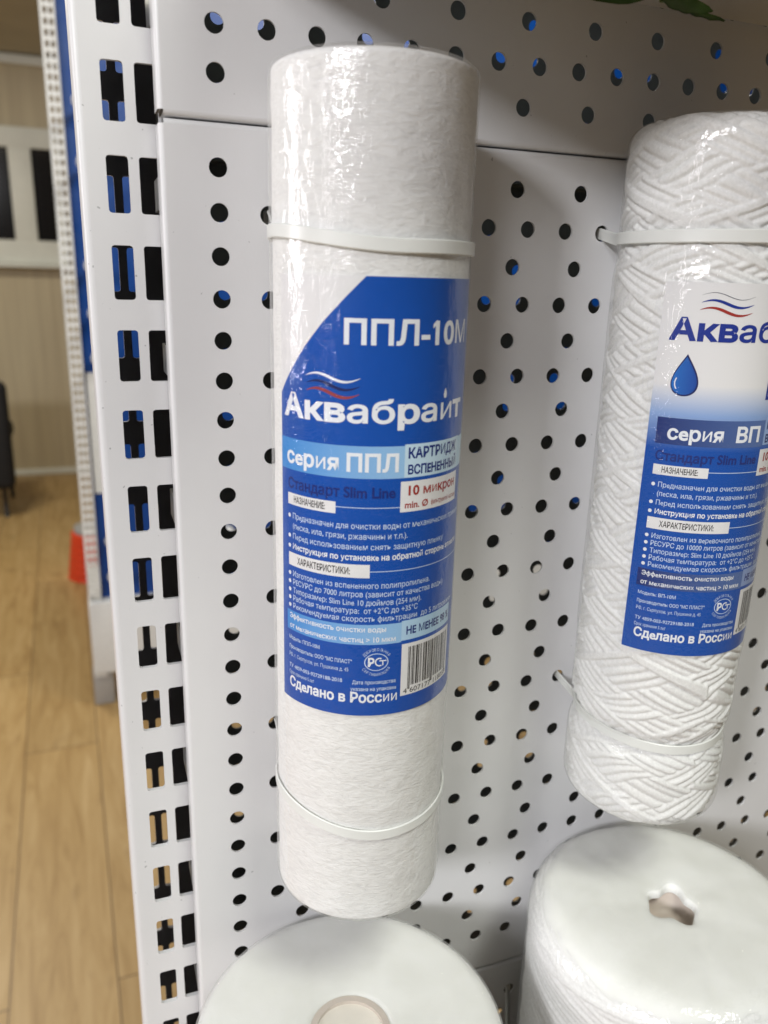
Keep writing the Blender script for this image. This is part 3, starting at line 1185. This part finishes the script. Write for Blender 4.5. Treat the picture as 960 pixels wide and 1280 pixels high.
def yarn_body(cx, cy, R, ztop, zbot, ct, cb, pitch, ang, nu, nz, name, parent, seed=0, amp=1.0, grooves=(), hole=14.0, block=3, soft=2, fade=4.0):
    """yarn wound round a core: strands of two slants crossing in diamond blocks, as real relief"""
    Cc = 2 * math.pi * R
    sa = math.sin(R_(ang))
    na = max(1, round(Cc * sa / pitch / (2 * block))) * 2 * block          # whole number of strands round
    sa = na * pitch / Cc
    ca = math.sqrt(1 - sa * sa)
    u = np.linspace(0, Cc, nu, endpoint=False)[:, None]
    # profile by arc length: rounded top, straight side, rounded bottom
    Ls = [ct * math.pi / 2, (ztop - ct) - (zbot + cb), cb * math.pi / 2]
    pr_, pz_, nr_, nz_ = [], [], [], []
    for sv in np.linspace(0, sum(Ls), nz):
        if sv < Ls[0]:
            a_ = sv / ct
            q_ = (R - ct + ct * math.sin(a_), ztop - ct + ct * math.cos(a_), math.sin(a_), math.cos(a_))
        elif sv < Ls[0] + Ls[1]:
            q_ = (R, ztop - ct - (sv - Ls[0]), 1.0, 0.0)
        else:
            a_ = math.pi / 2 - (sv - Ls[0] - Ls[1]) / cb
            q_ = (R - cb + cb * math.sin(a_), zbot + cb - cb * math.cos(a_), math.sin(a_), -math.cos(a_))
        for lst, val in zip((pr_, pz_, nr_, nz_), q_):
            lst.append(val)
    pr_, pz_, nr_, nz_ = (np.array(q)[None, :] for q in (pr_, pz_, nr_, nz_))
    z = -np.linspace(0, sum(Ls), nz)[None, :]
    warp = np.zeros((nu, nz))
    for k in range(6):
        kk = rng.integers(1, 7)
        fz = rng.uniform(0.01, 0.07)
        warp += rng.uniform(0.05, 0.16) * np.sin(2 * np.pi * kk * u / Cc + fz * 2 * np.pi * z + rng.uniform(0, 6.28))
    a = (z * ca + u * sa) / pitch + warp
    b = (z * ca - u * sa) / pitch + warp * 0.7 + 0.3
    ia, ib = np.floor(a), np.floor(b)
    fa, fb = a - ia, b - ib
    pf = lambda t: np.sqrt(np.clip(1 - (2 * t - 1) ** 2, 0, 1))
    # strand to strand variation
    hv = lambda i, s: 0.16 * np.sin(i * 2.399 + s) + 0.10 * np.sin(i * 5.1 + s * 2)
    hA, hB = pf(fa) + hv(ia, seed), pf(fb) + hv(ib, seed + 1.3)
    sel = (np.floor(ia / block) + np.floor(ib / block)) % 2
    # a few long strands lie over everything
    longA = (np.mod(ia, 2 * block + 1) == 0)
    longB = (np.mod(ib, 2 * block + 3) == 1)
    h = np.where(sel > 0.5, np.maximum(hA + 0.55, hB * 0.8), np.maximum(hB + 0.55, hA * 0.8))
    h = np.where(longA, np.maximum(h, hA + 0.95), h)
    h = np.where(longB & ~longA, np.maximum(h, hB + 1.0), h)
    # soften
    for _ in range(soft):
        h = 0.5 * h + 0.125 * (np.roll(h, 1, 0) + np.roll(h, -1, 0) + np.roll(h, 1, 1) + np.roll(h, -1, 1))
    h = (np.clip(h, 0, 1.75) - 1.1) * amp
    zz = np.repeat(pz_, nu, 0)
    disp = h.copy()
    for gz, gd, gw in grooves:
        disp -= gd * np.exp(-((zz - gz) / gw) ** 2)
    disp += 0.3 * np.sin(zz * 0.06 + 1.0) * np.sin(2 * np.pi * u / Cc * 2 + 0.5)
    disp *= np.clip(np.linspace(0, sum(Ls), nz)[None, :] / fade + 0.25, 0.25, 1)
    r = pr_ + disp * nr_
    zz = zz + disp * nz_
    th = u / R + 0 * zz
    x = cx + r * np.sin(th)
    y = np.minimum(cy - r * np.cos(th), -0.5)
    mb = MB()
    G = np.stack([x, y, zz], 2)
    mb.grid(G, closed_u=True)
    # ends
    for zc, col in ((ztop, 0), (zbot, nz - 1)):
        ring = G[::4, col]
        inner = ring.copy()
        d = ring[:, :2] - np.array([cx, cy])
        l = np.linalg.norm(d, axis=1)[:, None]
        inner[:, :2] = np.array([cx, cy]) + d / l * hole
        inner[:, 2] += -0.3 if col == 0 else 0.3
        mb.grid(np.stack([ring, inner], 1), closed_u=True, flip=(col == 0))
    return mb.build(name, M['yarn'], parent)


def core_tube(cx, cy, ro, ri, z0, z1, parent):
    prof = [(ri, z0), (ro, z0), (ro, z1), (ri, z1), (ri, z0)]
    o = MB().lathe(prof, cx, cy, 64).build('core_tube', M['core'], parent)
    auto_smooth(o)
    return o


def cable_tie(label, cx, cy, R, zfun, th0, th1, hl, hr, w=4.2, t=1.1, name='cable_tie', tail=True):
    """nylon strap: from the left panel hole round the cartridge to the right panel hole"""
    pts = []
    if hl:
        pts += [(hl[0] + 0.5, 9.0, hl[1]), (hl[0] + 0.6, 2.0, hl[1])]
    n = 72
    for i in range(n + 1):
        th = R_(th0 + (th1 - th0) * i / n)
        pts.append((cx + R * math.sin(th), cy - R * math.cos(th), zfun(th)))
    if hr:
        pts += [(hr[0] - 0.6, 2.0, hr[1]), (hr[0] - 0.5, 9.0, hr[1])]
    P = np.array(pts)
    # resample smoothly
    rings = []
    m_ = len(P)
    for i in range(m_):
        tn = P[min(i + 1, m_ - 1)] - P[max(i - 1, 0)]
        tn /= np.linalg.norm(tn)
        c = np.array([cx, cy]) - P[i, :2]
        out = -np.array([c[0], c[1], 0.0]) / (np.linalg.norm(c) + 1e-9)
        side = np.cross(tn, out)
        side /= np.linalg.norm(side) + 1e-9
        out = np.cross(side, tn)
        hw, ht, c_ = w / 2, t / 2, 0.3
        sec = [(-hw + c_, -ht), (hw - c_, -ht), (hw, -ht + c_), (hw, ht - c_), (hw - c_, ht), (-hw + c_, ht), (-hw, ht - c_), (-hw, -ht + c_)]
        rings.append([P[i] + side * a + out * b for a, b in sec] )
        rings[-1].append(rings[-1][0])
    o = MB().grid(np.array(rings)).build(name, M['nylon'], None, True, (cx, cy, zfun(0.0)))
    auto_smooth(o, 38)
    tag(o, label, 'cable tie')
    return o


# ------------------------------------------------------------------ 1: slim foam cartridge
C1 = (38.0, -29.0)
c1 = thing('filter_cartridge', 'slim smooth foam cartridge with a blue label and slanted white corner', 'filter cartridge', (C1[0], C1[1], -269.3))


def foam_body(cx, cy, R, ztop, zbot, corner, hole, parent, n=160, nz=120, seed=0.0, amp=0.18):
    G = []
    for i in range(n):
        th = 2 * math.pi * i / n
        col = [(hole, ztop - 0.3), ((R - corner + hole) / 2, ztop)]
        for a in np.linspace(0, math.pi / 2, 6):
            col.append((R - corner + corner * math.sin(a), ztop - corner + corner * math.cos(a)))
        for z in np.linspace(ztop - corner, zbot + corner, nz)[1:-1]:
            d = amp * (fnoise(math.sin(th) * 3 + seed, math.cos(th) * 3, z * 0.11) + 0.6 * fnoise(math.sin(th) * 6 + seed, math.cos(th) * 6, z * 0.35))
            col.append((R + d, z))
        for a in np.linspace(math.pi / 2, 0, 6):
            col.append((R - corner + corner * math.sin(a), zbot + corner - corner * math.cos(a)))
        col += [((R - corner + hole) / 2, zbot), (hole, zbot + 0.3)]
        G.append([(cx + r * math.sin(th), cy - r * math.cos(th), z) for r, z in col])
    return MB().grid(np.array(G), closed_u=True).build('foam_body', M['foam'], parent)


foam_body(*C1, 27.9, -14.6, -268.8, 1.6, 14, c1)
core_tube(*C1, 13.8, 12.0, -266.5, -16, c1)
film_shell(*C1, 28.3, -13.9, -269.3, 1.8, 0.2, 0.45, 'shrink_film', M['film'], c1, 1.7, sleeve=(-196, -64, 28.55))

P1 = Print(*C1, 28.3, c1)
L = P1.new()
P1.rect(L, -38.6, 40, -192.8, -67.0)
lab1 = P1.emit(L, 'label', M['label_white'], 0.0, thick=0.08)
L = P1.new()
P1.poly(L, [(-38.6, -192.8), (40, -192.8), (40, -67.0), (-10.6, -67.0), (-16, -72.4), (-22, -78.6), (-28, -85.4), (-33, -91.6), (-36.5, -96.0), (-38.6, -98.8)])
P1.emit(L, 'blue_print', M['label_blue'], 0.03, lab1)
S = common_print(P1, 0, lab1, 1)
# title, brand, series
P1.text(S['w'], 'ППЛ-10М', -16.2, -84.0, 6.3, 25.2, 0.016)
_a, _ = text_polys('ППЛ-10М', 0.026)
_b, _ = text_polys('ППЛ-1', 0.026)
_x1 = -16.2 + (_b[:, 0].max() - _a[:, 0].min()) * (25.2 + 16.2) / (_a[:, 0].max() - _a[:, 0].min())
P1.poly(S['w'], [(_x1 - 0.9, -77.6), (_x1 - 2.3, -78.7), (_x1 - 2.3, -79.8), (_x1 - 0.9, -78.9)])
P1.text(S['w'], 'Аквабраит', -36.8, -104.6, 6.3, 24.8, 0.026)
dr = [(14.6 + 0.95 * math.sin(t) * (0.55 + 0.45 * (1 - math.cos(t)) / 2) * 1.1, -97.0 - 1.25 * math.cos(t) + (0.5 if abs(t) < 0.3 else 0)) for t in np.linspace(-math.pi, math.pi, 22)[:-1]]
dr = [(x, -97.0 + (-97.0 - z) * -1) for x, z in dr]
P1.poly(S['w'], [(14.6 + 0.95 * math.sin(t) * math.sin(t / 2) ** 1.2, -97.3 + 1.45 * math.cos(t)) for t in np.linspace(0, 2 * math.pi, 24)[:-1]])
P1.stroke(S['w'], wave(-27.6, -11.6, -93.3, 1.15, 0.6), taper(0.75))
Lnv, Lrd = P1.new(), P1.new()
P1.stroke(Lnv, wave(-27.4, -11.6, -95.3, 1.15, 0.5), taper(0.9))
P1.stroke(Lrd, wave(-27.4, -11.8, -97.3, 1.15, 0.4), taper(0.95))
P1.emit(Lnv, 'navy_wave', M['ink_navy'], 0.06, lab1)
P1.emit(Lrd, 'red_wave', mat_ink('ink_wave_red', srgb(150, 62, 66)), 0.06, lab1)
L = P1.new()
P1.rect(L, -38.6, 40, -120.0, -111.0)
P1.emit(L, 'pale_blue_band', M['band1'], 0.05, lab1)
L = P1.new()
P1.rect(L, 1.1, 24.4, -119.9, -110.6)
P1.emit(L, 'pale_box', mat_ink('pale_box_print', srgb(196, 220, 236)), 0.065, lab1)
P1.text(S['w'], 'серия', -35.5, -118.0, 4.5, -17.2, 0.020)
P1.text(S['w'], 'ППЛ', -15.0, -118.0, 4.9, -0.6, 0.02)
P1.text(S['n'], 'КАРТРИДЖ', 2.2, -114.5, 2.9, 22.4, 0.024)
P1.text(S['n'], 'ВСПЕНЕННЫЙ', 2.2, -119.0, 2.6, 22.8, 0.024)
P1.emit(S['eff'], 'efficiency_band', M['band1'], 0.05, lab1)
P1.emit(S['band'], 'efficiency_box', mat_ink('efficiency_box_print', srgb(176, 208, 232)), 0.062, lab1)
P1.emit(S['w'], 'white_lettering', M['ink_white'], 0.09, lab1)
P1.emit(S['p'], 'pale_lettering', M['ink_pale'], 0.09, lab1)
P1.emit(S['n'], 'type_lettering', M['ink_dim_navy'], 0.09, lab1)
P1.emit(S['k'], 'barcode', M['ink_black'], 0.09, lab1)
P1.emit(S['r'], 'red_lettering', M['ink_red'], 0.09, lab1)

# ------------------------------------------------------------------ 2: slim string-wound cartridge
C2 = (157.2, -29.9)
c2 = thing('filter_cartridge', 'slim string-wound cartridge with a label fading from white to blue', 'filter cartridge', (C2[0], C2[1], -263.0))
yarn_body(*C2, 28.5, -18.0, -262.4, 6.5, 8.0, 2.95, 25, 520, 640, 'yarn_winding', c2, 0.0, 1.5, grooves=((-228, 2.6, 4.2), (-52.5, 0.9, 4.0)), hole=14, block=4, soft=2)
core_tube(*C2, 13.8, 12.0, -261.4, -20, c2)
film_shell(*C2, 29.75, -17.4, -263.0, 6.8, 0.35, 0.25, 'shrink_film', M['film_yarn'], c2, 5.2, hole=12, cornerb=8.2, groove=((-228, 2.2, 4.0), (-52.5, 0.3, 4)), sleeve=(-193.5, -62.5, 30.2))
P2 = Print(*C2, 29.9, c2)
L = P2.new()
P2.rect(L, -33.3, 41, -189.7, -65.9)
lab2 = P2.emit(L, 'label', M['fade_blue'], 0.0, thick=0.08)
S = common_print(P2, 3.6, lab2, 2)
Lb = P2.new()
P2.text(Lb, 'Аквабраит', -30.2, -83.2, 6.6, 29, 0.026)
P2.text(Lb, 'ВП-10М', 3.9, -101.0, 6.4, 28, 0.012)
P2.emit(Lb, 'brand_lettering', M['ink_brand'], 0.09, lab2)
Lg, Lnv, Lrd = P2.new(), P2.new(), P2.new()
P2.stroke(Lg, wave(-21.8, -6.0, -70.0, 1.1, 0.4), taper(0.22))
P2.stroke(Lnv, wave(-21.8, -6.1, -72.2, 1.1, 0.2), taper(0.9))
P2.stroke(Lrd, wave(-22.0, -6.3, -74.4, 1.1, 0.0), taper(0.9))
P2.emit(Lg, 'grey_wave', M['ink_grey'], 0.06, lab2)
P2.emit(Lnv, 'navy_wave', M['ink_brand'], 0.06, lab2)
P2.emit(Lrd, 'red_wave', M['ink_red'], 0.06, lab2)


def drop_shape(u, z0, z1, w, k=40):
    pts = []
    for t in np.linspace(0, 2 * math.pi, k)[:-1]:
        s = math.sin(t / 2)
        pts.append((u + w / 2 * 1.18 * math.sin(t) * s ** 1.35, z0 + (z1 - z0) * (1 + math.cos(t)) / 2))
    return pts


L = P2.new(); P2.poly(L, drop_shape(-23.7, -100.7, -87.4, 9.8))
P2.emit(L, 'drop_outline', M['ink_navy'], 0.05, lab2)
L = P2.new(); P2.poly(L, drop_shape(-23.8, -100.2, -88.3, 8.8))
P2.emit(L, 'water_drop', M['drop'], 0.07, lab2)
P2.ring(S['w'], -23.4, -96.6, 3.0, 3.35, 150, 215, 12)
L = P2.new(); P2.rect(L, -30.4, 6.0, -116.4, -107.8)
P2.emit(L, 'navy_band', M['band2'], 0.05, lab2)
L = P2.new(); P2.rect(L, 6.2, 29, -116.0, -107.0)
P2.emit(L, 'pale_box', mat_ink('pale_box_print_fade', srgb(150, 176, 218)), 0.065, lab2)
P2.text(S['w'], 'серия', -26.8, -114.6, 4.5, -9.6, 0.020)
P2.text(S['w'], 'ВП', -5.2, -114.6, 4.9, 3.9, 0.02)
P2.text(S['n'], 'КАРТРИДЖ', 7.2, -110.8, 2.9, 28, 0.024)
P2.text(S['n'], 'ВЕРЕВОЧНЫЙ', 7.2, -115.2, 2.6, 28.4, 0.024)
P2.emit(S['eff'], 'efficiency_band', M['band2'], 0.05, lab2)
P2.emit(S['band'], 'efficiency_box', mat_ink('efficiency_box_print_grey', srgb(140, 160, 205)), 0.062, lab2)
P2.emit(S['w'], 'white_lettering', M['ink_white'], 0.09, lab2)
P2.emit(S['p'], 'pale_lettering', M['ink_pale'], 0.09, lab2)
P2.emit(S['n'], 'type_lettering', M['ink_navy'], 0.09, lab2)
P2.emit(S['k'], 'barcode', M['ink_black'], 0.09, lab2)
P2.emit(S['r'], 'red_lettering', M['ink_red'], 0.09, lab2)

# ------------------------------------------------------------------ 3: big foam cartridge
CA = (27.0, -56.2)
ca = thing('filter_cartridge', 'wide smooth foam cartridge showing its flat white end below the blue-labelled one', 'filter cartridge', (CA[0], CA[1], -560))
foam_body(*CA, 52.6, -313.2, -559.5, 2.0, 13.8, ca, n=160, nz=50, seed=4.0)
core_tube(*CA, 13.8, 11.6, -559, -313.15, ca)
MB().lathe([(13.9, -313.6), (14.4, -313.1), (16, -312.9), (30, -312.8), (48, -312.85), (50.6, -313.0), (51.9, -313.7), (52.6, -314.8), (52.85, -316.5), (52.7, -319)], *CA, 128).build('end_face', M['cap'], ca)
MB().lathe([(0.3, -315.0), (8, -314.8), (11.6, -314.5)], *CA, 48).build('core_plug', M['core_pale'], ca)
film_shell(*CA, 53.3, -312.3, -560, 3.0, 0.3, 0.0, 'shrink_film', M['film_big'], ca, 8.3, hole=0.5, n=150, nz=60)

# ------------------------------------------------------------------ 4: big string-wound cartridge
CB = (159.5, -56.0)
cb = thing('filter_cartridge', 'wide string-wound cartridge with a ragged hole in its rounded white end', 'filter cartridge', (CB[0], CB[1], -550))
yarn_body(*CB, 53.5, -300.4, -549, 11.0, 9.0, 2.6, 13, 640, 480, 'yarn_winding', cb, 2.0, 1.15, hole=40, block=11, fade=26.0)
# domed end: white padding with the film sunk into the core hole
G = []
nA = 128
for i in range(nA):
    th = 2 * math.pi * i / nA
    rag = 0.93 + 0.12 * math.sin(3 * th + 0.6) + 0.10 * math.sin(5 * th + 2)
    col = []
    for r, z in ((52.6, -307.9), (51.6, -305.4), (50.4, -303.5), (48.6, -301.7), (46.4, -300.5), (43.5, -299.9), (40, -299.5), (35, -299.2), (28, -299.0),
                 (22, -299.1), (17, -299.4), (13, -299.55), (11.0, -299.8), (10.0, -300.2), (9.5, -300.9), (9.3, -301.8), (9.2, -303)):
        k = max(0.0, min(1.0, (15 - r) / 4))
        rr = r * (1 + (rag - 1) * k)
        zz = z + 0.5 * fnoise(math.sin(th) * r * 0.12, math.cos(th) * r * 0.12, 2.2) * (1 if r < 50 else 0.3)
        col.append((CB[0] + rr * math.sin(th), CB[1] - rr * math.cos(th), zz))
    G.append(col)
MB().grid(np.array(G), closed_u=True).build('padded_end', M['cap'], cb)
MB().lathe([(0.3, -312), (6.5, -311.2), (9.0, -309.6), (10.2, -306), (11.2, -302.4)], *CB, 48).build('core_plug', M['core'], cb)
G = []
for i in range(150):
    th = 2 * math.pi * i / 150
    col = []
    for r, z in ((10.2, -299.6), (11.4, -299.15), (14, -298.95), (20, -298.55), (28, -298.5), (36, -298.6), (42, -298.8), (46.2, -299.5), (49.6, -301.3), (52.2, -304.0),
                 (54.2, -307.6), (55.0, -311.5)) + tuple((55.1 + 0.4 * fnoise(math.sin(th) * 4, math.cos(th) * 4, z_ * 0.06), z_) for z_ in np.linspace(-315, -540, 60)) + ((52, -550.5), (20, -550.5)):
        k = max(0.0, min(1.0, (15 - r) / 4))
        rag = 0.93 + 0.12 * math.sin(3 * th + 0.6) + 0.10 * math.sin(5 * th + 2)
        rr = r * (1 + (rag - 1) * k)
        zz = z + 0.35 * fnoise(math.sin(th) * r * 0.14, math.cos(th) * r * 0.14, 7.7)
        col.append((CB[0] + rr * math.sin(th), min(-0.4, CB[1] - rr * math.cos(th)), zz))
    G.append(col)
MB().grid(np.array(G), closed_u=True).build('shrink_film', M['film_cap'], cb)

# ------------------------------------------------------------------ cable ties
cable_tie('upper nylon cable tie round the blue-labelled foam cartridge', *C1, 28.95,
          lambda th: -59.4 + 4.0 * max(0, -math.sin(th)) ** 2 + 0.4 * math.sin(th), -128, 128, (15, -50), (60, -50), 3.7, 0.8)
cable_tie('lower nylon cable tie round the blue-labelled foam cartridge', *C1, 28.6,
          lambda th: -235.3 + 5.5 * max(0, -math.sin(th)) ** 2 + 2.2 * max(0, math.sin(th)) ** 2, -128, 128, (15, -225), (60, -225), 3.6, 0.7)
cable_tie('upper nylon cable tie round the slim string-wound cartridge', *C2, 29.9,
          lambda th: -52.3 + 0.3 * math.sin(th), -128, 128, (135, -50), (180, -50), 4.0, 0.9)
cable_tie('lower nylon cable tie sunk into the slim string-wound cartridge', *C2, 27.9,
          lambda th: -228.4 + 2.2 * math.sin(th) ** 2, -128, 128, (135, -225), (180, -225), 3.8, 0.8)
cable_tie('nylon cable tie coming out of the panel hole beside the wide string-wound cartridge', *CB, 55.9,
          lambda th: -425 - 6 * math.cos(th), -125, 125, (125, -387.5), (195, -412.5), 4.4, 1.1)
